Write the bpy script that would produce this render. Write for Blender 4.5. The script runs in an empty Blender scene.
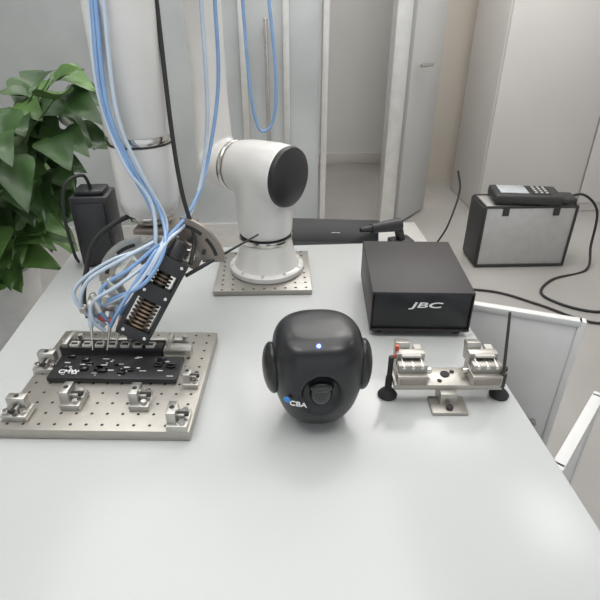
import bpy, bmesh, math, random
from mathutils import Vector, Matrix, Euler
random.seed(7)
SC=bpy.context.scene
SC.view_settings.view_transform='Standard'
SC.view_settings.look='None'
SC.view_settings.exposure=0.05
V=Vector
# ------------------------------------------------------------------ materials
def mat(name,col,rough=0.5,metal=0.0,var=0.06,scale=20,bump=0.0,bscale=200,coat=0.0,emit=None,trans=0.0,alpha=1.0):
    m=bpy.data.materials.new(name); m.use_nodes=True
    nt=m.node_tree; b=nt.nodes['Principled BSDF']
    tc=nt.nodes.new('ShaderNodeTexCoord'); nz=nt.nodes.new('ShaderNodeTexNoise')
    nz.inputs['Scale'].default_value=scale; nz.inputs['Detail'].default_value=4
    nt.links.new(tc.outputs['Object'],nz.inputs['Vector'])
    cr=nt.nodes.new('ShaderNodeValToRGB')
    cr.color_ramp.elements[0].position=0.3; cr.color_ramp.elements[1].position=0.7
    cr.color_ramp.elements[0].color=tuple(max(0,c*(1-var)) for c in col)+(1,)
    cr.color_ramp.elements[1].color=tuple(min(1,c*(1+var)) for c in col)+(1,)
    nt.links.new(nz.outputs['Fac'],cr.inputs['Fac']); nt.links.new(cr.outputs['Color'],b.inputs['Base Color'])
    b.inputs['Roughness'].default_value=rough; b.inputs['Metallic'].default_value=metal
    b.inputs['Coat Weight'].default_value=coat
    b.inputs['Transmission Weight'].default_value=trans
    b.inputs['Alpha'].default_value=alpha
    if bump>0:
        n2=nt.nodes.new('ShaderNodeTexNoise'); n2.inputs['Scale'].default_value=bscale
        nt.links.new(tc.outputs['Object'],n2.inputs['Vector'])
        bp=nt.nodes.new('ShaderNodeBump'); bp.inputs['Strength'].default_value=bump; bp.inputs['Distance'].default_value=0.002
        nt.links.new(n2.outputs['Fac'],bp.inputs['Height']); nt.links.new(bp.outputs['Normal'],b.inputs['Normal'])
    if emit:
        b.inputs['Emission Color'].default_value=tuple(emit[0])+(1,); b.inputs['Emission Strength'].default_value=emit[1]
    return m
M_table=mat('table_laminate',(0.50,0.515,0.512),0.20,var=0.02,scale=3)
M_white=mat('painted_white',(0.66,0.66,0.65),0.45,var=0.03)
M_robot=mat('robot_white',(0.66,0.65,0.63),0.28,var=0.02,coat=0.3)
M_black=mat('black_plastic',(0.018,0.018,0.02),0.42,bump=0.1)
M_blackm=mat('black_satin',(0.009,0.010,0.012),0.33,bump=0.05,coat=0.08)
M_gloss=mat('black_gloss',(0.007,0.007,0.008),0.12,coat=0.5)
M_boxtop=mat('powdercoat_black',(0.022,0.019,0.020),0.48,bump=0.2,bscale=600)
M_rubber=mat('black_rubber',(0.02,0.02,0.02),0.7)
M_alu=mat('anodised_aluminium',(0.43,0.41,0.375),0.38,0.75,var=0.05,scale=40)
M_aluB=mat('milled_aluminium',(0.52,0.51,0.48),0.32,0.8,var=0.06,scale=60)
M_aluD=mat('plate_edge_aluminium',(0.36,0.345,0.32),0.42,0.8,var=0.05,scale=40)
M_steel=mat('polished_steel',(0.62,0.60,0.57),0.2,1.0)
M_bronze=mat('bronze_grey_metal',(0.30,0.265,0.235),0.4,0.6)
M_copper=mat('copper_winding',(0.30,0.215,0.15),0.35,0.8)
M_hole=mat('drilled_hole_dark',(0.03,0.03,0.03),0.8)
M_rod=mat('dark_oxide_steel',(0.05,0.04,0.035),0.4,0.3)
M_blue=mat('blue_pneumatic_tube',(0.20,0.34,0.58),0.25,var=0.1,coat=0.4)
M_clear=mat('pale_blue_tube',(0.46,0.54,0.64),0.2,coat=0.5)
M_red=mat('red_plastic',(0.5,0.07,0.04),0.4)
M_lwhite=mat('white_print',(0.8,0.8,0.8),0.5)
M_lblue=mat('blue_print',(0.03,0.25,0.65),0.4)
M_led=mat('blue_led',(0.05,0.1,1),0.3,emit=((0.06,0.08,1.0),12))
M_conn=mat('ivory_connector',(0.50,0.48,0.45),0.5)
M_pcb=mat('black_board',(0.02,0.02,0.022),0.35)
M_floor=mat('floor_vinyl',(0.36,0.345,0.33),0.32,var=0.10,scale=1.5)
M_wall=mat('wall_paint',(0.72,0.71,0.69),0.7,var=0.03,scale=2)
M_beige=mat('beige_panel',(0.56,0.51,0.45),0.45,var=0.05,scale=2)
M_cab=mat('cabinet_enamel',(0.60,0.58,0.56),0.42,var=0.03,scale=2)
M_door=mat('grey_door_panel',(0.50,0.50,0.49),0.4,var=0.03,scale=2)
M_frost=mat('frosted_glass',(0.42,0.44,0.44),0.2,var=0.2,scale=1.5)
M_frame=mat('partition_frame',(0.66,0.65,0.63),0.3,0.4)
M_case=mat('case_aluminium_sheet',(0.50,0.49,0.48),0.4,0.4,var=0.05)
M_caseb=mat('case_black_trim',(0.03,0.03,0.03),0.5)
M_screen=mat('lcd_screen',(0.45,0.48,0.5),0.2)
M_pot=mat('white_ceramic',(0.66,0.66,0.65),0.25)
M_soil=mat('potting_soil',(0.05,0.035,0.02),0.9,bump=0.5)
M_leaf=mat('leaf_green',(0.035,0.082,0.022),0.4,var=0.5,scale=9,coat=0.05)
M_leaf2=mat('leaf_bright',(0.085,0.17,0.045),0.4,var=0.4,scale=9)
M_stem=mat('plant_stem',(0.06,0.11,0.03),0.5)
M_ceil=mat('ceiling_tile',(0.8,0.8,0.78),0.8)
M_panel=mat('ceiling_lamp',(1,1,1),0.5,emit=((1,0.98,0.96),5))
M_text=mat('silver_print',(0.6,0.6,0.6),0.4)
# ------------------------------------------------------------------ helpers
def empty(name,loc=(0,0,0)):
    e=bpy.data.objects.new(name,None); e.empty_display_size=0.05; e.location=loc
    SC.collection.objects.link(e); return e
def fin(name,bm,m,parent=None,smooth=True,ang=35):
    me=bpy.data.meshes.new(name); bmesh.ops.recalc_face_normals(bm,faces=bm.faces[:]); bm.to_mesh(me); bm.free()
    for p in me.polygons: p.use_smooth=smooth
    if smooth: me.set_sharp_from_angle(angle=math.radians(ang))
    for mm in (m if isinstance(m,(list,tuple)) else [m]): me.materials.append(mm)
    o=bpy.data.objects.new(name,me); SC.collection.objects.link(o)
    if parent:
        o.parent=parent; o.matrix_parent_inverse=Matrix.Translation(parent.location).inverted()
    return o
def merge(bm,t,mi=0):
    vm={}
    for v in t.verts: vm[v]=bm.verts.new(v.co)
    for f in t.faces:
        try:
            nf=bm.faces.new([vm[v] for v in f.verts]); nf.material_index=mi
        except ValueError: pass
    t.free()
def addbox(bm,c,s,R=None,bev=0.0,seg=2,mi=0):
    t=bmesh.new(); bmesh.ops.create_cube(t,size=1)
    bmesh.ops.scale(t,vec=V(s),verts=t.verts)
    if bev>0: bmesh.ops.bevel(t,geom=t.edges[:],offset=bev,segments=seg,profile=0.5,affect='EDGES')
    Mx=Matrix.Translation(V(c))
    if R is not None: Mx=Mx@R
    bmesh.ops.transform(t,matrix=Mx,verts=t.verts)
    merge(bm,t,mi)
def Rz(a): return Matrix.Rotation(math.radians(a),4,'Z')
def Rx(a): return Matrix.Rotation(math.radians(a),4,'X')
def Ry(a): return Matrix.Rotation(math.radians(a),4,'Y')
def box(name,c,s,m,parent=None,R=None,bev=0.002):
    bm=bmesh.new(); addbox(bm,c,s,R,bev); return fin(name,bm,m,parent)
def axisM(p,d):
    q=V(d).normalized().to_track_quat('Z','Y'); return Matrix.Translation(V(p))@q.to_matrix().to_4x4()
def addlathe(bm,prof,p,d=(0,0,1),seg=40,mi=0,se=2.0):
    Mx=axisM(p,d) if V(d).normalized().z<0.9999 else Matrix.Translation(V(p))
    rings=[]
    for r,z in prof:
        if r<1e-6: rings.append([bm.verts.new(Mx@V((0,0,z)))])
        else:
            L=[]
            for i in range(seg):
                a=2*math.pi*i/seg; c,s=math.cos(a),math.sin(a)
                k=(abs(c)**se+abs(s)**se)**(-1/se)
                L.append(bm.verts.new(Mx@V((r*k*c,r*k*s,z))))
            rings.append(L)
    for a,b in zip(rings[:-1],rings[1:]):
        for i in range(seg):
            j=(i+1)%seg
            if len(a)==1 and len(b)==1: continue
            if len(a)==1: f=bm.faces.new([a[0],b[j],b[i]])
            elif len(b)==1: f=bm.faces.new([a[i],a[j],b[0]])
            else: f=bm.faces.new([a[i],a[j],b[j],b[i]])
            f.material_index=mi
def addcyl(bm,p1,p2,r,r2=None,seg=28,mi=0,bev=None):
    p1=V(p1);p2=V(p2);L=(p2-p1).length;r2=r if r2 is None else r2
    b=min(r,r2)*0.1 if bev is None else bev
    b=min(b,L*0.3)
    addlathe(bm,[(0,0),(max(r-b,1e-5),0),(r,b),(r2,L-b),(max(r2-b,1e-5),L),(0,L)],p1,p2-p1,seg,mi)
def lathe(name,prof,p,m,parent=None,d=(0,0,1),seg=48,se=2.0,ang=35):
    bm=bmesh.new(); addlathe(bm,prof,p,d,seg,0,se); return fin(name,bm,m,parent,ang=ang)
def catmull(P,n=8):
    P=[V(p) for p in P]; Q=[P[0]*2-P[1]]+P+[P[-1]*2-P[-2]]; out=[]
    for i in range(1,len(Q)-2):
        for k in range(n):
            t=k/n; a,b,c,d=Q[i-1],Q[i],Q[i+1],Q[i+2]
            out.append(0.5*((2*b)+(c-a)*t+(2*a-5*b+4*c-d)*t*t+(3*b-a-3*c+d)*t**3))
    out.append(P[-1]); return out
def addtube(bm,P,r,n=8,seg=10,mi=0,r2=None):
    pts=catmull(P,n) if len(P)>2 else [V(p) for p in P]
    T=[]
    for i in range(len(pts)):
        a=pts[max(0,i-1)];b=pts[min(len(pts)-1,i+1)]; T.append((b-a).normalized())
    up=V((0,0,1)) if abs(T[0].z)<0.9 else V((1,0,0))
    N=(up-T[0]*up.dot(T[0])).normalized(); rings=[]
    for i,p in enumerate(pts):
        N=(N-T[i]*N.dot(T[i])).normalized(); B=T[i].cross(N)
        rr=r if r2 is None else r+(r2-r)*i/(len(pts)-1)
        rings.append([bm.verts.new(p+N*rr*math.cos(2*math.pi*k/seg)+B*rr*math.sin(2*math.pi*k/seg)) for k in range(seg)])
    for a,b in zip(rings[:-1],rings[1:]):
        for k in range(seg):
            f=bm.faces.new([a[k],a[(k+1)%seg],b[(k+1)%seg],b[k]]); f.material_index=mi
    for rg in (rings[0],rings[-1]):
        f=bm.faces.new(rg); f.material_index=mi
def tube(name,P,r,m,parent=None,seg=10,n=8,r2=None):
    bm=bmesh.new(); addtube(bm,P,r,n,seg,0,r2); return fin(name,bm,m,parent,ang=60)
def text(name,s,size,Mx,m,parent=None,ext=0.0004,shear=0.0,sx=1.0):
    c=bpy.data.curves.new(name,'FONT'); c.body=s; c.size=size; c.extrude=ext; c.align_x='CENTER'; c.align_y='CENTER'; c.shear=shear
    c.offset=size*0.015
    o=bpy.data.objects.new(name+'_c',c); SC.collection.objects.link(o)
    bpy.context.view_layer.update()
    me=bpy.data.meshes.new_from_object(o.evaluated_get(bpy.context.evaluated_depsgraph_get()))
    me.name=name; bpy.data.objects.remove(o)
    me.transform(Mx@Matrix.Diagonal((sx,1,1,1))); me.materials.clear(); me.materials.append(m)
    o=bpy.data.objects.new(name,me); SC.collection.objects.link(o)
    if parent: o.parent=parent; o.matrix_parent_inverse=Matrix.Translation(parent.location).inverted()
    return o
def ell(bm,c,s,R=None,seg=32,mi=0):
    t=bmesh.new(); bmesh.ops.create_uvsphere(t,u_segments=seg,v_segments=seg//2,radius=1)
    for v in t.verts: v.co=V((v.co.x*s[0],v.co.y*s[1],v.co.z*s[2]))
    Mx=Matrix.Translation(V(c))
    if R is not None: Mx=Mx@R
    bmesh.ops.transform(t,matrix=Mx,verts=t.verts); merge(bm,t,mi)
TZ=0.75
# ------------------------------------------------------------------ room
box('floor',(0.6,1.4,-0.05),(6.0,7.0,0.1),M_floor,bev=0)
box('wall_back',(0.6,4.85,1.35),(6.0,0.1,2.7),M_wall,bev=0)
box('wall_left',(-2.45,1.4,1.35),(0.1,7.0,2.7),M_wall,bev=0)
box('wall_right',(3.65,1.4,1.35),(0.1,7.0,2.7),M_wall,bev=0)
box('ceiling',(0.6,1.4,2.75),(6.2,7.0,0.1),M_ceil,bev=0)
box('baseboard_back',(0.6,4.79,0.05),(5.9,0.02,0.1),M_cab,bev=0.002)
for k,(x,y) in enumerate([(-0.9,0.4),(0.9,0.4),(-0.9,2.6),(0.9,2.6),(2.4,1.6)]):
    e=empty('ceiling_light_panel' if k==0 else 'ceiling_light_panel.%03d'%k,(x,y,2.68))
    box('frame',(x,y,2.685),(0.66,0.66,0.02),M_frame,e)
    box('diffuser',(x,y,2.672),(0.6,0.6,0.008),M_panel,e,bev=0)
e=empty('glass_partition',(-0.6,3.2,0))
bm=bmesh.new()
for x in (-2.3,-1.5,-0.75,-0.10,0.14,0.36):
    addbox(bm,(x,3.2,1.3),(0.05 if x<-0.2 else 0.035,0.06,2.6),bev=0.003)
addbox(bm,(-0.97,3.2,0.04),(2.68,0.055,0.08)); addbox(bm,(-0.97,3.2,2.55),(2.68,0.055,0.08))
fin('frame',bm,M_frame,e)
bm=bmesh.new(); addbox(bm,(-0.97,3.2,1.3),(2.6,0.012,2.44)); fin('glass',bm,M_frost,e)
bm=bmesh.new()
addcyl(bm,(0.03,3.13,0.6),(0.03,3.13,1.25),0.012); addcyl(bm,(0.03,3.13,0.65),(0.03,3.19,0.65),0.008); addcyl(bm,(0.03,3.13,1.2),(0.03,3.19,1.2),0.008)
fin('pull_handle',bm,M_steel,e)
box('trim_1',(0.78,3.2,1.3),(0.085,0.12,2.6),M_frame)
e=empty('door_1',(0.84,3.25,0))
box('leaf',(0.99,3.40,1.15),(0.40,0.04,2.26),M_door,e,R=Rz(48))
bm=bmesh.new(); addcyl(bm,(0.93,3.24,1.0),(0.96,3.30,1.0),0.01); addcyl(bm,(0.93,3.24,1.0),(1.02,3.32,1.0),0.01)
fin('lever',bm,M_steel,e)
box('wall_side_return',(1.40,4.20,1.35),(0.60,0.06,2.7),M_beige,bev=0)
e=empty('storage_cabinet',(2.15,3.7,0))
box('carcass',(2.22,3.72,0.95),(1.46,0.55,1.9),M_cab,e,bev=0.006)
bm=bmesh.new()
for x in (1.855,2.585): addbox(bm,(x,3.434,0.97),(0.715,0.016,1.80),bev=0.004)
fin('doors',bm,M_cab,e)
bm=bmesh.new()
for x in (2.17,2.27): addcyl(bm,(x,3.41,0.9),(x,3.41,1.05),0.006)
fin('handles',bm,M_steel,e)
# ------------------------------------------------------------------ work table
e=empty('work_table',(-0.055,0.73,0))
box('top',(-0.055,0.73,0.735),(0.95,1.20,0.03),M_table,e,bev=0.004)
bm=bmesh.new()
addbox(bm,(-0.50,0.73,0.39),(0.02,1.14,0.65)); addbox(bm,(-0.06,1.29,0.39),(0.86,0.02,0.65)); addbox(bm,(-0.06,0.17,0.39),(0.86,0.02,0.65))
addbox(bm,(-0.06,0.73,0.09),(0.86,1.10,0.02)); addbox(bm,(-0.06,0.73,0.40),(0.86,1.10,0.02))
addbox(bm,(0.375,1.27,0.39),(0.03,0.05,0.65));addbox(bm,(0.375,0.19,0.39),(0.03,0.05,0.65));addbox(bm,(0.375,0.78,0.39),(0.03,0.03,0.65))
for x in (-0.46,0.34):
    for y in (0.22,1.24): addcyl(bm,(x,y,0.0),(x,y,0.08),0.025)
fin('cabinet_body',bm,M_white,e)
def cabdoor(nm,a,b,z0,z1):
    a=V(a+(0,));b=V(b+(0,)); c=(a+b)/2; L=(b-a).length; ang=math.degrees(math.atan2(b.y-a.y,b.x-a.x)); R=Rz(ang)
    e=empty(nm,(c.x,c.y,(z0+z1)/2)); H=z1-z0; zc=(z0+z1)/2
    bm=bmesh.new(); addbox(bm,(c.x,c.y,zc),(L-0.03,0.012,H-0.03),R,0.001); fin('panel',bm,M_white,e)
    bm=bmesh.new(); d=(b-a).normalized()
    for p in (a+d*0.008,b-d*0.008): addbox(bm,(p.x,p.y,zc),(0.016,0.020,H),R,0.002)
    for z in (z0+0.008,z1-0.008): addbox(bm,(c.x,c.y,z),(L-0.016,0.020,0.016),R,0.002)
    fin('frame',bm,M_white,e)
    n=V((-d.y,d.x,0)); p=b-d*0.05
    bm=bmesh.new(); addcyl(bm,(p.x-n.x*0.006,p.y-n.y*0.006,zc),(p.x-n.x*0.022,p.y-n.y*0.022,zc),0.008); fin('knob',bm,M_steel,e)
cabdoor('cabinet_door',(0.44,1.075),(0.722,0.955),0.08,0.71)
cabdoor('cabinet_door',(0.455,0.56),(0.63,0.735),0.08,0.69)
# ------------------------------------------------------------------ optical breadboard
PB=(-0.270,0.750); PR=Rz(-5.0)
def bp(u,v,z=0):
    q=PR@V((u,v,0)); return V((PB[0]+q.x,PB[1]+q.y,z))
e=empty('optical_breadboard',(PB[0],PB[1],TZ)); EB=e
box('plate',(PB[0],PB[1],TZ+0.0105),(0.305,0.275,0.019),M_alu,e,PR,0.0015)
bm=bmesh.new()
for i in range(12):
    for j in range(11):
        p=bp(-0.1375+i*0.025,-0.125+j*0.025,TZ+0.0202)
        bmesh.ops.create_circle(bm,cap_ends=True,segments=12,radius=0.0026,matrix=Matrix.Translation(p))
fin('tapped_holes',bm,M_hole,e,smooth=False)
PT=TZ+0.0203
SN=[0]
def stop(u,v,rot,k=1.35):
    SN[0]+=1
    bm=bmesh.new(); R=PR@Rz(rot)
    def L(x,y,z): q=R@V((x*k,y*k,0)); p=bp(u,v); return V((p.x+q.x,p.y+q.y,PT+z*k))
    def S(*a): return tuple(x*k for x in a)
    addbox(bm,L(0,0,0.004),S(0.030,0.024,0.008),R,0.001,mi=0)
    addbox(bm,L(0,0.006,0.013),S(0.022,0.011,0.022),R,0.001,mi=0)
    addbox(bm,L(0,-0.003,0.010),S(0.010,0.010,0.012),R,0.001,mi=3)
    addcyl(bm,L(-0.010,-0.006,0.008),L(-0.010,-0.006,0.013),0.0035*k,mi=1)
    addcyl(bm,L(0.010,-0.006,0.008),L(0.010,-0.006,0.013),0.0035*k,mi=1)
    addcyl(bm,L(0,-0.012,0.014),L(0,0.001,0.014),0.003*k,mi=2)
    addcyl(bm,L(0,0.006,0.0235),L(0,0.006,0.0245),0.003*k,mi=2)
    fin('stop_block_%d'%SN[0],bm,[M_aluB,M_steel,M_hole,M_aluD],EB)
stop(-0.128,-0.105,0); stop(0.133,-0.118,90); stop(-0.050,-0.074,90); stop(0.062,-0.074,90); stop(-0.133,0.015,0); stop(0.134,-0.02,90,1.1)
def L2(x,y,z): p=bp(x,y); return V((p.x,p.y,PT+z))
bm=bmesh.new(); addbox(bm,L2(-0.005,0.008,0.006),(0.225,0.066,0.010),PR,0.001); fin('circuit_board',bm,M_pcb,e)
bm=bmesh.new()
for k in range(34):
    x=random.uniform(-0.105,0.100); y=random.uniform(-0.020,0.036)
    addbox(bm,L2(x,y,0.0118),(random.uniform(0.003,0.012),random.uniform(0.001,0.003),0.001),PR)
fin('board_markings',bm,M_text,e,smooth=False)
bm=bmesh.new()
for k in range(16): addbox(bm,L2(random.uniform(-0.10,0.1),random.uniform(-0.01,0.036),0.0135),(random.uniform(0.006,0.018),random.uniform(0.004,0.010),0.005),PR,0.0006)
fin('board_chips',bm,M_gloss,e)
text('board_label','CMW',0.014,Matrix.Translation(L2(-0.085,-0.008,0.0116))@PR,M_lwhite,e)
bm=bmesh.new()
addbox(bm,L2(-0.03,0.062,0.010),(0.19,0.020,0.020),PR,0.001,mi=0)
addbox(bm,L2(0.092,0.062,0.009),(0.05,0.022,0.018),PR,0.001,mi=1)
addbox(bm,L2(-0.015,0.090,0.008),(0.24,0.010,0.016),PR,0.001,mi=1)
addbox(bm,L2(-0.115,0.075,0.014),(0.010,0.045,0.028),PR,0.001,mi=1)
addbox(bm,L2(0.075,0.078,0.014),(0.010,0.030,0.028),PR,0.001,mi=1)
for x in (-0.1,0.0,0.1): addcyl(bm,L2(x,0.090,0.016),L2(x,0.090,0.024),0.005,mi=1)
fin('connector_rail',bm,[M_black,M_aluB],e)
bm=bmesh.new()
for k in range(7):
    x=-0.098+k*0.0235; addbox(bm,L2(x,0.060,0.022),(0.016,0.014,0.006),PR,0.001)
fin('connectors',bm,M_conn,e)
bm=bmesh.new()
for k in range(7):
    x=-0.098+k*0.0235; addbox(bm,L2(x,0.058,0.0255),(0.011,0.006,0.001),PR)
fin('connector_slots',bm,M_hole,e)
# ------------------------------------------------------------------ cobot
RB=V((-0.003,1.168,0))
e=empty('robot_arm',(RB.x,RB.y,TZ))
bm=bmesh.new(); addbox(bm,(RB.x-0.008,RB.y-0.01,TZ+0.007),(0.228,0.215,0.012),Rz(-2),0.001)
fin('mount_plate',bm,M_aluD,e)
bm=bmesh.new()
for i in range(9):
    for j in range(9):
        if i in(0,1,7,8) or j in (0,8):
            bmesh.ops.create_circle(bm,cap_ends=True,segments=10,radius=0.0032,matrix=Matrix.Translation((RB.x-0.106+i*0.0245,RB.y-0.108+j*0.0245,TZ+0.0133)))
fin('mount_plate_holes',bm,M_hole,e,smooth=False)
b0=TZ+0.013
lathe('base',[(0,0),(0.088,0),(0.091,0.003),(0.091,0.013),(0.088,0.016),(0.080,0.018),(0.075,0.026),(0.066,0.060),(0.062,0.082),(0,0.082)],(RB.x,RB.y,b0),M_robot,e,seg=64)
bm=bmesh.new()
for k in range(10):
    a=2*math.pi*(k+.3)/10; p=(RB.x+0.084*math.cos(a),RB.y+0.084*math.sin(a)); addcyl(bm,(p[0],p[1],b0+0.012),(p[0],p[1],b0+0.0185),0.0042)
fin('base_bolts',bm,M_steel,e)
lathe('base_ring',[(0.055,0.080),(0.0635,0.080),(0.0645,0.083),(0.0645,0.089),(0.0635,0.092),(0.055,0.092)],(RB.x,RB.y,b0),M_steel,e,seg=64)
lathe('base_ring_seal',[(0.05,0.090),(0.062,0.090),(0.062,0.094),(0.05,0.094)],(RB.x,RB.y,b0),M_hole,e,seg=64)
AX=V((0.76,-0.65,0)).normalized(); SCN=V((RB.x-0.002,RB.y+0.006,1.005))
bm=bmesh.new()
addlathe(bm,[(0,0),(0.056,0),(0.064,0.005),(0.067,0.06),(0.067,0.15),(0.055,0.180),(0.02,0.196),(0,0.198)],(RB.x,RB.y,b0+0.093),(0,0,1),48)
addlathe(bm,[(0,0),(0.054,0),(0.060,0.006),(0.067,0.05),(0.070,0.12),(0.068,0.152),(0,0.152)],SCN-AX*0.080,AX,48)
o=fin('shoulder_housing',bm,M_robot,e)
md=o.modifiers.new('r','REMESH'); md.mode='VOXEL'; md.voxel_size=0.004; md.use_smooth_shade=True
md=o.modifiers.new('s','SMOOTH'); md.factor=0.6; md.iterations=22
lathe('shoulder_cap',[(0,0),(0.0665,0),(0.0675,0.004),(0.065,0.012),(0.052,0.019),(0.02,0.0225),(0,0.023)],SCN+AX*0.069,M_black,e,d=AX,seg=64)
P=SCN-AX*0.080
lathe('shoulder_ring',[(0.03,0),(0.0575,0),(0.059,0.003),(0.059,0.009),(0.0575,0.012),(0.03,0.012)],P-AX*0.011,M_steel,e,d=AX,seg=64)
UA=SCN-AX*0.150
bm=bmesh.new()
addlathe(bm,[(0,0),(0.050,0),(0.056,0.01),(0.057,0.067),(0.055,0.070),(0,0.070)],UA-AX*0.01,AX,48)
addlathe(bm,[(0,0),(0.02,0.002),(0.040,0.015),(0.048,0.04),(0.045,0.10),(0.040,0.2),(0.040,0.44),(0.05,0.5),(0,0.5)],(UA.x,UA.y,0.945),(0,0,1),48)
o=fin('upper_arm',bm,M_robot,e)
md=o.modifiers.new('r','REMESH'); md.mode='VOXEL'; md.voxel_size=0.004; md.use_smooth_shade=True
md=o.modifiers.new('s','SMOOTH'); md.factor=0.6; md.iterations=10
WR=V((-0.225,0.985,0))
EL=V((UA.x,UA.y,1.49)); FE=V((WR.x,WR.y,1.49))
bm=bmesh.new(); dE=(FE-EL).normalized()
addlathe(bm,[(0,0),(0.04,0.003),(0.06,0.02),(0.062,0.06),(0.055,0.12),(0.052,(FE-EL).length),(0.055,(FE-EL).length+0.06),(0.03,(FE-EL).length+0.085),(0,(FE-EL).length+0.09)],EL-dE*0.06,dE,48)
fin('elbow_link',bm,M_robot,e)
lathe('forearm',[(0,0),(0.059,0),(0.0605,0.004),(0.060,0.18),(0.056,0.34),(0,0.34)],(WR.x,WR.y,1.137),M_robot,e,seg=64)
lathe('wrist_ring',[(0,0),(0.060,0),(0.0612,0.003),(0.0612,0.010),(0.060,0.013),(0,0.013)],(WR.x,WR.y,1.124),M_steel,e,seg=64)
lathe('wrist_seal',[(0,0),(0.0585,0),(0.0585,0.006),(0,0.006)],(WR.x,WR.y,1.119),M_black,e,seg=64)
lathe('wrist',[(0,0),(0.046,0),(0.052,0.006),(0.057,0.03),(0.0585,0.1),(0.0585,0.132),(0,0.132)],(WR.x,WR.y,0.988),M_robot,e,seg=64)
lathe('tool_flange',[(0,0),(0.040,0),(0.041,0.002),(0.041,0.014),(0.040,0.016),(0,0.016)],(WR.x,WR.y,0.972),M_steel,e,seg=64)
def sector(bm,c,R,ro,ri,a0,a1,th,mi=0,n=24):
    rr=[]
    for i in range(n+1):
        a=math.radians(a0+(a1-a0)*i/n); cs,sn=math.cos(a),math.sin(a); row=[]
        for (r,y) in ((ri,-th/2),(ro,-th/2),(ro,th/2),(ri,th/2)):
            row.append(bm.verts.new(V(c)+(R@V((r*cs,y,r*sn)))))
        rr.append(row)
    for a,b in zip(rr[:-1],rr[1:]):
        for k in range(4): bm.faces.new([a[k],a[(k+1)%4],b[(k+1)%4],b[k]]).material_index=mi
    bm.faces.new(rr[0]).material_index=mi; bm.faces.new(rr[-1]).material_index=mi
bm=bmesh.new()
addbox(bm,(-0.195,0.965,0.962),(0.11,0.070,0.010),Rz(-8),0.001,mi=0)
RS=Rz(-8); cS=(-0.175,0.925,0.905)
sector(bm,cS,RS,0.094,0.066,2,80,0.008,mi=0)
sector(bm,cS,RS,0.068,0.050,2,80,0.0079,mi=0)
sector(bm,cS,RS,0.083,0.076,12,40,0.0086,mi=2); sector(bm,cS,RS,0.083,0.076,48,72,0.0086,mi=2)
addbox(bm,(-0.160,0.925,0.922),(0.07,0.010,0.045),Rz(-8)@Ry(28),0.002,mi=0)
addcyl(bm,(-0.150,0.935,0.925),(-0.150,0.905,0.925),0.013,mi=1)
for a in (25,60): addcyl(bm,(cS[0]+0.059*math.cos(math.radians(a)),0.917,cS[2]+0.059*math.sin(math.radians(a))),(cS[0]+0.059*math.cos(math.radians(a)),0.906,cS[2]+0.059*math.sin(math.radians(a))),0.004,mi=2)
fin('tool_bracket',bm,[M_bronze,M_steel,M_hole],e)
bm=bmesh.new()
RA=Rz(8); cA=(-0.232,0.893,0.888)
sector(bm,cA,RA,0.084,0.056,88,178,0.007,mi=0)
sector(bm,cA,RA,0.074,0.067,98,128,0.0076,mi=1); sector(bm,cA,RA,0.074,0.067,142,166,0.0076,mi=1)
addbox(bm,(-0.215,0.895,0.940),(0.06,0.008,0.05),RA@Ry(-30),0.002)
fin('angle_bracket',bm,[M_aluB,M_hole],e)
A=V((-0.172,0.865,0.940)); B=V((-0.252,0.800,0.818)); D=(B-A).normalized()
X=D.cross(V((0,1,0))).normalized()*-1
R3=Matrix((X,D.cross(X),D)).transposed().to_4x4()
def T(x,y,z): return A+(R3@V((x,y,z)))
bm=bmesh.new(); Ln=(B-A).length
for sx in (-1,1): addbox(bm,T(sx*0.027,0,Ln/2),(0.006,0.046,Ln),R3,0.001,mi=0)
addbox(bm,T(0,0,0.014),(0.058,0.046,0.028),R3,0.002,mi=0); addbox(bm,T(0,0,Ln-0.010),(0.058,0.046,0.020),R3,0.002,mi=0)
addbox(bm,T(0,0,Ln*0.44),(0.058,0.046,0.030),R3,0.002,mi=0)
addcyl(bm,T(0,0,0.0),T(0,0,Ln),0.012,mi=0)
addcyl(bm,T(0,0,-0.035),T(0,0,0.0),0.013,0.018,mi=0)
for (x,z) in ((-0.02,0.008),(0.02,0.008),(-0.02,Ln*.44),(0.02,Ln*.44),(-0.02,Ln-.01),(0.02,Ln-.01)):
    addcyl(bm,T(x,-0.021,z),T(x,-0.025,z),0.003,mi=1); addcyl(bm,T(x,0.021,z),T(x,0.025,z),0.003,mi=1)
fin('solder_head_frame',bm,[M_black,M_steel],e)
bm=bmesh.new()
for k in range(9):
    z=Ln*0.56+k*0.0075
    if z<Ln-0.024: addcyl(bm,T(0,0,z),T(0,0,z+0.0035),0.0205,seg=28,mi=0)
for k in range(3): addcyl(bm,T(0,0,0.033+k*0.007),T(0,0,0.0365+k*0.007),0.018,mi=0)
fin('solder_head_fins',bm,M_copper,e)
bm=bmesh.new(); addcyl(bm,T(0,0,Ln-0.002),T(0,0,Ln+0.012),0.009,0.003,mi=0)
fin('solder_tip',bm,M_steel,e)
bm=bmesh.new(); addcyl(bm,(-0.158,0.890,0.890),(-0.09,0.92,0.917),0.0038,mi=0); addcyl(bm,(-0.09,0.92,0.917),(-0.017,0.95,0.946),0.0026,0.0018,mi=0)
fin('iron_rod',bm,M_black,e)
bm=bmesh.new()
TIP=[(-0.322,0.790),(-0.296,0.788),(-0.305,0.800),(-0.283,0.795)]
for i,(x,y) in enumerate(TIP):
    tx,ty=[(-0.325,0.835),(-0.287,0.845),(-0.31,0.85),(-0.27,0.84)][i]
    z1=0.865-0.006*i
    addcyl(bm,(tx,ty,z1),((tx+x)/2,(ty+y)/2,(z1+0.80)/2),0.006,0.0045,mi=1)
    addcyl(bm,((tx+x)/2,(ty+y)/2,(z1+0.80)/2),(x,y,0.797),0.003,0.001,mi=0)
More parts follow.
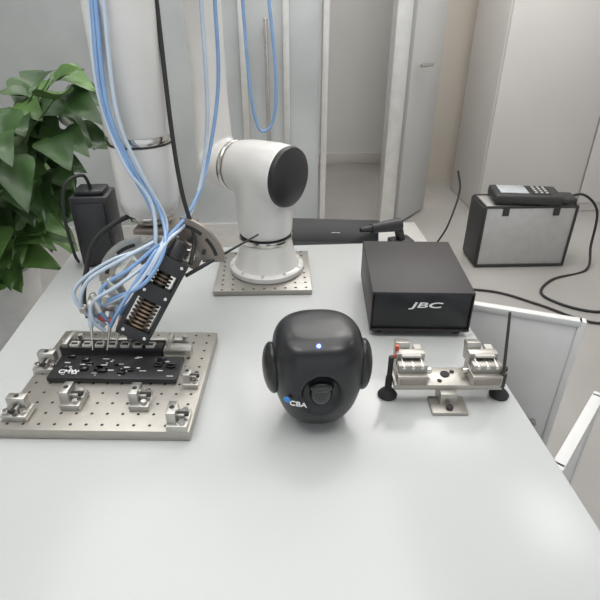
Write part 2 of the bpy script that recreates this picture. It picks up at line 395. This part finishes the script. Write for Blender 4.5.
addbox(bm,(-0.300,0.842,0.862),(0.062,0.030,0.014),Rz(12)@Ry(12),0.002,mi=0)
addbox(bm,(-0.283,0.858,0.885),(0.028,0.02,0.034),Rz(-20)@Ry(-20),0.002,mi=0)
addbox(bm,(-0.322,0.842,0.842),(0.022,0.026,0.028),Rz(20)@Ry(15),0.002,mi=1)
addcyl(bm,(-0.308,0.82,0.848),(-0.285,0.815,0.842),0.005,mi=2)
addcyl(bm,(-0.275,0.82,0.835),(-0.262,0.815,0.845),0.004,mi=2)
addcyl(bm,(-0.333,0.83,0.865),(-0.333,0.815,0.865),0.006,mi=0)
addcyl(bm,(-0.245,0.88,0.93),(-0.285,0.86,0.885),0.006,mi=0)
addbox(bm,(-0.272,0.825,0.900),(0.020,0.016,0.05),Rz(-20)@Ry(-35),0.002,mi=0)
addcyl(bm,(-0.31,0.815,0.90),(-0.30,0.81,0.865),0.006,mi=0)
fin('dispense_needles',bm,[M_aluB,M_clear,M_red],e)
tubes=[
 ([(-0.246,0.93,1.36),(-0.250,0.90,1.20),(-0.225,0.895,1.10),(-0.190,0.895,1.02),(-0.180,0.85,0.97),(-0.215,0.81,0.92),(-0.285,0.815,0.885)],M_blue),
 ([(-0.232,0.92,1.36),(-0.237,0.90,1.19),(-0.212,0.895,1.09),(-0.182,0.90,1.00),(-0.190,0.845,0.965),(-0.235,0.81,0.91),(-0.300,0.820,0.870)],M_clear),
 ([(-0.259,0.94,1.36),(-0.263,0.91,1.22),(-0.238,0.892,1.11),(-0.200,0.890,1.03),(-0.205,0.85,0.94),(-0.25,0.83,0.89),(-0.28,0.83,0.855)],M_clear),
 ([(-0.252,0.935,1.36),(-0.257,0.905,1.21),(-0.232,0.893,1.105),(-0.200,0.89,1.01),(-0.215,0.86,0.93),(-0.245,0.835,0.88),(-0.272,0.825,0.85)],M_blue),
 ([(-0.10,1.05,1.36),(-0.105,1.04,1.16),(-0.125,1.00,1.04),(-0.150,0.93,0.985),(-0.178,0.855,0.975),(-0.21,0.82,0.93)],M_clear),
 ([(-0.08,1.10,1.36),(-0.085,1.09,1.20),(-0.115,1.03,1.06),(-0.145,0.94,1.00),(-0.195,0.845,0.965),(-0.26,0.80,0.88),(-0.285,0.80,0.84)],M_blue),
 ([(-0.20,0.86,0.975),(-0.25,0.84,0.955),(-0.315,0.83,0.92),(-0.335,0.82,0.88),(-0.325,0.83,0.85)],M_clear),
 ([(-0.19,0.85,0.975),(-0.24,0.83,0.94),(-0.29,0.82,0.91),(-0.30,0.81,0.87),(-0.290,0.815,0.84)],M_blue),
 ([(-0.21,0.87,0.96),(-0.28,0.85,0.945),(-0.345,0.84,0.90),(-0.34,0.83,0.86),(-0.30,0.82,0.83)],M_clear),
 ([(-0.21,0.84,0.945),(-0.262,0.815,0.915),(-0.31,0.81,0.885),(-0.315,0.805,0.85),(-0.30,0.81,0.825)],M_clear),
]
for i,(P_,m_) in enumerate(tubes): tube('pneumatic_tube_%d'%(i+1),P_,0.0036,m_,e,n=10)
tube('arm_cable',[(-0.165,0.98,1.36),(-0.16,0.945,1.15),(-0.152,0.93,1.04),(-0.137,0.915,0.96),(-0.144,0.88,0.92)],0.004,M_rubber,e)
tube('head_cable',[(-0.255,0.975,0.985),(-0.290,0.955,0.975),(-0.330,0.94,0.945),(-0.352,0.925,0.89),(-0.362,0.905,0.84),(-0.352,0.880,0.812)],0.005,M_rubber,e)
tube('blue_air_line',[(0.02,1.42,1.38),(0.035,1.40,1.18),(0.025,1.40,1.07),(-0.01,1.40,1.05),(-0.03,1.40,1.15),(-0.04,1.42,1.36)],0.004,M_blue,e)
# ------------------------------------------------------------------ controller box standing at rear left
e=empty('power_supply_unit',(-0.425,1.27,TZ))
box('body',(-0.425,1.265,TZ+0.096),(0.092,0.085,0.180),M_black,e,bev=0.006)
bm=bmesh.new(); addbox(bm,(-0.425,1.219,TZ+0.10),(0.074,0.008,0.145),bev=0.002); addbox(bm,(-0.425,1.265,TZ+0.192),(0.07,0.06,0.012),bev=0.004); fin('face_panel',bm,M_blackm,e)
bm=bmesh.new()
for x in (-0.455,-0.395):
    for y in (1.235,1.295): addcyl(bm,(x,y,TZ+0.0005),(x,y,TZ+0.006),0.008)
fin('feet',bm,M_rubber,e)
tube('power_lead',[(-0.425,1.265,TZ+0.195),(-0.43,1.24,TZ+0.235),(-0.46,1.20,TZ+0.225),(-0.478,1.20,TZ+0.15),(-0.48,1.21,TZ+0.05),(-0.49,1.25,TZ+0.006)],0.004,M_rubber,e)
# ------------------------------------------------------------------ soldering station box
JB=V((0.312,0.982,TZ)); JR=Rz(-5.5)
def J(x,y,z): q=JR@V((x,y,0)); return V((JB.x+q.x,JB.y+q.y,TZ+z))
e=empty('soldering_station',JB)
bm=bmesh.new(); addbox(bm,J(0,0.003,0.054),(0.194,0.236,0.088),JR,0.003); fin('chassis',bm,M_boxtop,e)
bm=bmesh.new(); addbox(bm,J(0,0,0.1005),(0.200,0.246,0.006),JR,0.002); addbox(bm,J(-0.0985,0,0.057),(0.003,0.246,0.088),JR,0.001); addbox(bm,J(0.0985,0,0.057),(0.003,0.246,0.088),JR,0.001); fin('cover',bm,M_boxtop,e)
bm=bmesh.new(); addbox(bm,J(0,-0.117,0.056),(0.192,0.006,0.082),JR,0.002); fin('front_panel',bm,M_blackm,e)
bm=bmesh.new(); addbox(bm,J(0,-0.121,0.016),(0.194,0.008,0.004),JR,0.001); fin('front_lip',bm,M_boxtop,e)
text('logo','JBC',0.017,Matrix.Translation(J(0.008,-0.1205,0.073))@JR@Rx(90),M_lwhite,e,shear=0.2,sx=2.3)
bm=bmesh.new()
for x in (-0.08,0.08):
    for y in (-0.1,0.1): addcyl(bm,J(x,y,0.0005),J(x,y,0.011),0.010)
fin('feet',bm,M_rubber,e)
# ------------------------------------------------------------------ round black device
DC=V((0.072,0.655,TZ)); DS=1.03
e=empty('smart_camera_housing',DC)
prof=[(0,0.001),(0.022,0.001),(0.033,0.005),(0.047,0.018),(0.059,0.040),(0.0672,0.070),(0.0700,0.098),(0.0690,0.126),(0.0655,0.146),(0.0565,0.159),(0.042,0.1655),(0.02,0.1675),(0,0.168)]
pp=[V((r,0,z)) for r,z in prof]; sm=catmull(pp,5); sm=[(max(0,p.x)*DS,p.z*DS) for p in sm]
bm=bmesh.new(); addlathe(bm,sm,DC,(0,0,1),128,0,2.5)
for v in bm.verts:
    l=v.co-DC
    d=(l.x/0.026)**2+((l.z-0.092)/0.030)**2
    if l.y<-0.03 and d<1.5:
        k=max(0,1-d/1.5); v.co.y+=0.012*min(1,k*2.6)
fin('shell',bm,M_blackm,e,ang=80)
bm=bmesh.new()
for s in (-1,1):
    ell(bm,DC+V((s*0.0715,-0.006,0.100)),(0.0150,0.036,0.043),Rz(-s*8))
fin('side_pads',bm,M_blackm,e,ang=80)
bm=bmesh.new()
ell(bm,DC+V((0,-0.0585,0.090)),(0.0175,0.013,0.0225)); ell(bm,DC+V((0,-0.0600,0.103)),(0.0190,0.012,0.0105))
fin('lens_cover',bm,M_gloss,e,ang=80)
bm=bmesh.new(); ell(bm,DC+V((-0.004,-0.0505,0.1685)),(0.0034,0.0034,0.0034),seg=16); fin('status_led',bm,M_led,e,ang=80)
LR=Rz(-18)@Rx(78)
text('logo','CBA',0.0105,Matrix.Translation(DC+V((-0.035,-0.0715,0.080)))@LR,M_lwhite,e,sx=1.3)
bm=bmesh.new(); ell(bm,DC+V((-0.051,-0.0625,0.082)),(0.006,0.002,0.005),Rz(-35)); fin('logo_mark',bm,M_lblue,e)
# ------------------------------------------------------------------ twin clamp fixture
CF=V((0.296,0.684,TZ)); CR=Rz(-4); KS=1.1
def K(x,y,z): q=CR@V((x*KS,y*KS,0)); return V((CF.x+q.x,CF.y+q.y,TZ+0.0005+z*KS))
def KB(bm,c,s,R=None,bev=0.001,mi=0): addbox(bm,K(*c),tuple(a*KS for a in s),CR if R is None else CR@R,bev,mi=mi)
e=empty('tip_clamp_fixture',CF)
bm=bmesh.new()
KB(bm,(0,0,0.030),(0.165,0.044,0.010),bev=0.0015)
KB(bm,(0.0,-0.018,0.014),(0.026,0.030,0.024))
KB(bm,(0.0,-0.032,0.003),(0.054,0.038,0.006))
addcyl(bm,K(0,-0.042,0.006),K(0,-0.042,0.011),0.006,mi=1)
addcyl(bm,K(0,0.004,0.035),K(0,0.004,0.037),0.008,mi=1); addcyl(bm,K(0.012,0.010,0.035),K(0.012,0.010,0.0365),0.004,mi=1)
addcyl(bm,K(-0.012,-0.012,0.035),K(-0.012,-0.012,0.0365),0.004,mi=1)
fin('base_bar',bm,[M_alu,M_hole],e)
bm=bmesh.new()
for x in (-0.088,0.088):
    addlathe(bm,[(0,0),(0.016,0),(0.017,0.003),(0.012,0.010),(0.006,0.014),(0.006,0.040),(0,0.040)],K(x,-0.004,0.0),(0,0,1),28)
addcyl(bm,K(-0.088,-0.004,0.036),K(-0.088,-0.004,0.075),0.0045); addcyl(bm,K(0.088,-0.004,0.036),K(0.088,-0.004,0.055),0.0045)
fin('support_feet',bm,M_rubber,e)
for s in (-1,1):
    cx=s*0.056
    bm=bmesh.new()
    KB(bm,(cx,-0.002,0.044),(0.046,0.046,0.018),bev=0.0015)
    KB(bm,(cx,-0.0255,0.044),(0.040,0.002,0.012),bev=0.0005,mi=1)
    KB(bm,(cx,0.014,0.062),(0.044,0.014,0.020))
    KB(bm,(cx,-0.010,0.060),(0.044,0.014,0.014),mi=2)
    for dx in (-0.014,0.0,0.014): addcyl(bm,K(cx+dx,0.028,0.064),K(cx+dx,-0.018,0.064),0.0035,mi=3)
    addcyl(bm,K(cx-s*0.023,0,0.046),K(cx-s*0.032,0,0.046),0.006,mi=3)
    KB(bm,(cx-0.010,0.032,0.062),(0.022,0.018,0.030),R=Rx(-15))
    KB(bm,(cx+0.014,0.030,0.058),(0.012,0.014,0.024),mi=4)
    KB(bm,(cx,0.003,0.071),(0.030,0.006,0.004),mi=4)
    fin('clamp_jaw_%s'%('a' if s<0 else 'b'),bm,[M_alu,M_bronze,M_aluD,M_steel,M_conn],e)
bm=bmesh.new(); addcyl(bm,K(-0.082,0.012,0.062),K(-0.070,0.012,0.070),0.0035); addcyl(bm,K(-0.076,0.018,0.066),K(-0.076,0.018,0.080),0.0035); fin('red_cap',bm,M_red,e)
bm=bmesh.new(); addcyl(bm,K(0.082,-0.018,0.04),K(0.072,-0.010,0.158),0.0028,0.0022); addcyl(bm,K(0.082,-0.018,0.030),K(0.0812,-0.018,0.056),0.0055); fin('vertical_rod',bm,M_rod,e)
# ------------------------------------------------------------------ carrying case + meter
e=empty('aluminium_tool_case',(1.44,2.70,0))
CS=Rz(-2); CX,CY=1.445,2.70
def cc(x,y,z): q=CS@V((x,y,0)); return (CX+q.x,CY+q.y,z)
box('body',cc(0,0,0.185),(0.51,0.20,0.355),M_case,e,CS,0.006)
bm=bmesh.new()
for x in (-0.252,0.252):
    for y in (-0.1,0.1): addbox(bm,cc(x,y,0.185),(0.014,0.014,0.360),CS,0.004)
for z in (0.012,0.362):
    for y in (-0.1,0.1): addbox(bm,cc(0,y,z),(0.51,0.014,0.014),CS,0.004)
    for x in (-0.252,0.252): addbox(bm,cc(x,0,z),(0.014,0.20,0.014),CS,0.004)
addbox(bm,cc(-0.262,0,0.19),(0.012,0.205,0.34),CS,0.004)
addbox(bm,cc(0.266,0,0.30),(0.03,0.10,0.02),CS,0.008)
addbox(bm,cc(-0.14,-0.104,0.335),(0.035,0.008,0.045),CS,0.003)
addbox(bm,cc(0.14,-0.104,0.335),(0.035,0.008,0.045),CS,0.003)
fin('edge_trim',bm,M_caseb,e)
e=empty('digital_multimeter',(1.42,2.70,0.37))
MR=Rz(-10)
def Q(x,y,z): q=MR@V((x,y,0)); return V((1.43+q.x,2.69+q.y,0.371+z))
bm=bmesh.new()
addbox(bm,Q(0,0,0.028),(0.36,0.19,0.054),MR,0.014,3,mi=0)
addbox(bm,Q(0.205,0.0,0.018),(0.12,0.12,0.034),MR,0.010,3,mi=0)
addbox(bm,Q(-0.07,0.005,0.057),(0.15,0.13,0.004),MR,0.001,mi=1)
addbox(bm,Q(0.075,0.0,0.056),(0.10,0.14,0.003),MR,0.001,mi=2)
for i in range(3):
    for j in range(4): addcyl(bm,Q(0.045+i*0.028,-0.045+j*0.03,0.057),Q(0.045+i*0.028,-0.045+j*0.03,0.062),0.008,mi=3)
fin('body',bm,[M_caseb,M_screen,M_hole,M_conn],e)
tube('lead',[(1.66,2.66,0.395),(1.76,2.66,0.40),(1.86,2.66,0.30),(1.87,2.64,0.10),(1.80,2.52,0.008),(1.55,2.42,0.007),(1.42,2.25,0.007),(1.60,2.08,0.007),(1.95,2.15,0.007),(2.4,2.3,0.007)],0.007,M_rubber,e)
tube('power_cable',[(1.0,2.36,0.0075),(1.2,2.30,0.0075),(1.36,2.16,0.0075),(1.55,1.98,0.0075),(1.85,2.02,0.0075),(2.2,2.05,0.0075)],0.006,M_rubber,None)
tube('hanging_cable',[(1.19,3.10,0.42),(1.20,3.05,0.30),(1.12,2.95,0.12),(1.04,2.9,0.008),(0.98,2.75,0.008)],0.006,M_rubber,None)
# ------------------------------------------------------------------ cart behind with laptop and drill
e=empty('utility_cart',(0.28,1.72,0))
bm=bmesh.new()
addbox(bm,(0.28,1.70,0.56),(0.62,0.44,0.02),bev=0.004); addbox(bm,(0.28,1.70,0.2),(0.60,0.42,0.02),bev=0.004)
for x in (-0.01,0.57):
    for y in (1.50,1.90):
        addcyl(bm,(x,y,0.05),(x,y,0.56),0.012); addcyl(bm,(x-0.01,y,0.026),(x+0.01,y,0.026),0.025)
fin('frame',bm,M_frame,e)
e=empty('laptop',(0.2,1.6,0.571))
bm=bmesh.new(); addbox(bm,(0.21,1.66,0.580),(0.36,0.25,0.018),Rz(-8),0.004); addbox(bm,(0.221,1.735,0.618),(0.36,0.010,0.09),Rz(-8)@Rx(-40),0.003); fin('body',bm,M_black,e)
text('lid_label','.......',0.020,Matrix.Translation((0.245,1.712,0.626))@Rz(-8)@Rx(50),M_text,e)
e=empty('cordless_drill',(0.46,1.66,0.571))
bm=bmesh.new(); addcyl(bm,(0.36,1.66,0.655),(0.47,1.69,0.655),0.016,0.024); addcyl(bm,(0.46,1.69,0.655),(0.48,1.70,0.592),0.016); addbox(bm,(0.48,1.70,0.5845),(0.08,0.06,0.025),Rz(15),0.006); addcyl(bm,(0.32,1.649,0.655),(0.362,1.66,0.655),0.008,0.012); fin('body',bm,M_black,e)
# ------------------------------------------------------------------ potted plant
PC=V((-0.93,1.60,0)); e=empty('potted_pothos_plant',PC)
lathe('pot',[(0,0.001),(0.10,0.001),(0.11,0.01),(0.135,0.25),(0.15,0.50),(0.16,0.575),(0.165,0.59),(0.155,0.595),(0.145,0.57),(0.14,0.54),(0,0.54)],PC,M_pot,e,seg=64)
lathe('soil',[(0,0.56),(0.08,0.558),(0.1425,0.548)],PC,M_soil,e)
def leaf(bm,p,d,up,L,W,mi,droop=0.35):
    d=V(d).normalized(); s=d.cross(V(up)).normalized(); n=s.cross(d).normalized(); N=9; rows=[]
    for i in range(N+1):
        t=i/N; w=W*0.5*(math.sin(math.pi*min(1,t**0.62))**0.85 if 0<t<1 else 0.0)*(1.15-0.35*t)
        c=V(p)+d*(L*t)-V((0,0,1))*(droop*L*t*t)
        w=max(w,0.0006)
        rows.append([bm.verts.new(c+s*(w*k)+n*(abs(k)*w*0.28+0.004*math.sin(9*t+k*3))) for k in (-1,-0.5,0,0.5,1)])
    for a,b in zip(rows[:-1],rows[1:]):
        for k in range(4): bm.faces.new([a[k],a[k+1],b[k+1],b[k]]).material_index=mi
bl=bmesh.new(); bs=bmesh.new()
for i in range(240):
    th=random.uniform(0,2*math.pi)
    r=0.06+0.36*math.sqrt(random.random()); h=random.uniform(0.64,1.20)
    base=PC+V((math.cos(th)*r,math.sin(th)*r*0.75,h))
    lim=-0.56-0.18*max(0,min(1,(1.02-h)/0.25))
    if base.x>lim: base.x=lim-random.random()*0.14
    root=PC+V((math.cos(th)*0.08,math.sin(th)*0.08,0.55))
    mid=(root+base)/2+V((math.cos(th)*-0.02,math.sin(th)*-0.02,0.10))
    addtube(bs,[root,mid,base],0.0035,6,6,0,0.002)
    dr=V((0.6*math.cos(th)+random.uniform(-.8,.8),math.sin(th)*0.5-0.6+random.uniform(-.4,.4),random.uniform(-0.6,0.4)))
    leaf(bl,base,dr,(random.uniform(-.3,.3),random.uniform(-.8,-0.1),1),random.uniform(0.11,0.165),random.uniform(0.085,0.125),0 if random.random()<(0.45 if h<0.85 else 0.80) else 1,random.uniform(0.1,0.5))
fin('leaves',bl,[M_leaf,M_leaf2],e,ang=80); fin('stems',bs,M_stem,e,ang=80)
# ------------------------------------------------------------------ light
def area(n,loc,rot,size,pw,col=(1,1,1)):
    l=bpy.data.lights.new(n,'AREA'); l.shape='RECTANGLE'; l.size=size[0]; l.size_y=size[1]; l.energy=pw; l.color=col
    o=bpy.data.objects.new(n,l); o.location=loc; o.rotation_euler=Euler([math.radians(a) for a in rot]); SC.collection.objects.link(o)
area('ceiling_area_light',(-0.2,0.9,2.64),(0,0,0),(2.4,1.8),35,(1,0.99,0.97))
area('ceiling_area_light_rear',(0.9,3.0,2.64),(0,0,0),(2.6,1.4),48,(1,0.98,0.95))
w=bpy.data.worlds.new('w'); SC.world=w; w.use_nodes=True
w.node_tree.nodes['Background'].inputs[0].default_value=(0.9,0.95,1,1); w.node_tree.nodes['Background'].inputs[1].default_value=0.9
# ------------------------------------------------------------------ camera
cd=bpy.data.cameras.new('camera'); co=bpy.data.objects.new('camera',cd); SC.collection.objects.link(co)
cd.sensor_width=36; cd.lens=31.2; cd.clip_start=0.01
co.location=(0,0,1.35); co.rotation_euler=(math.radians(90-30.3),0,math.radians(-3.9))
SC.camera=co
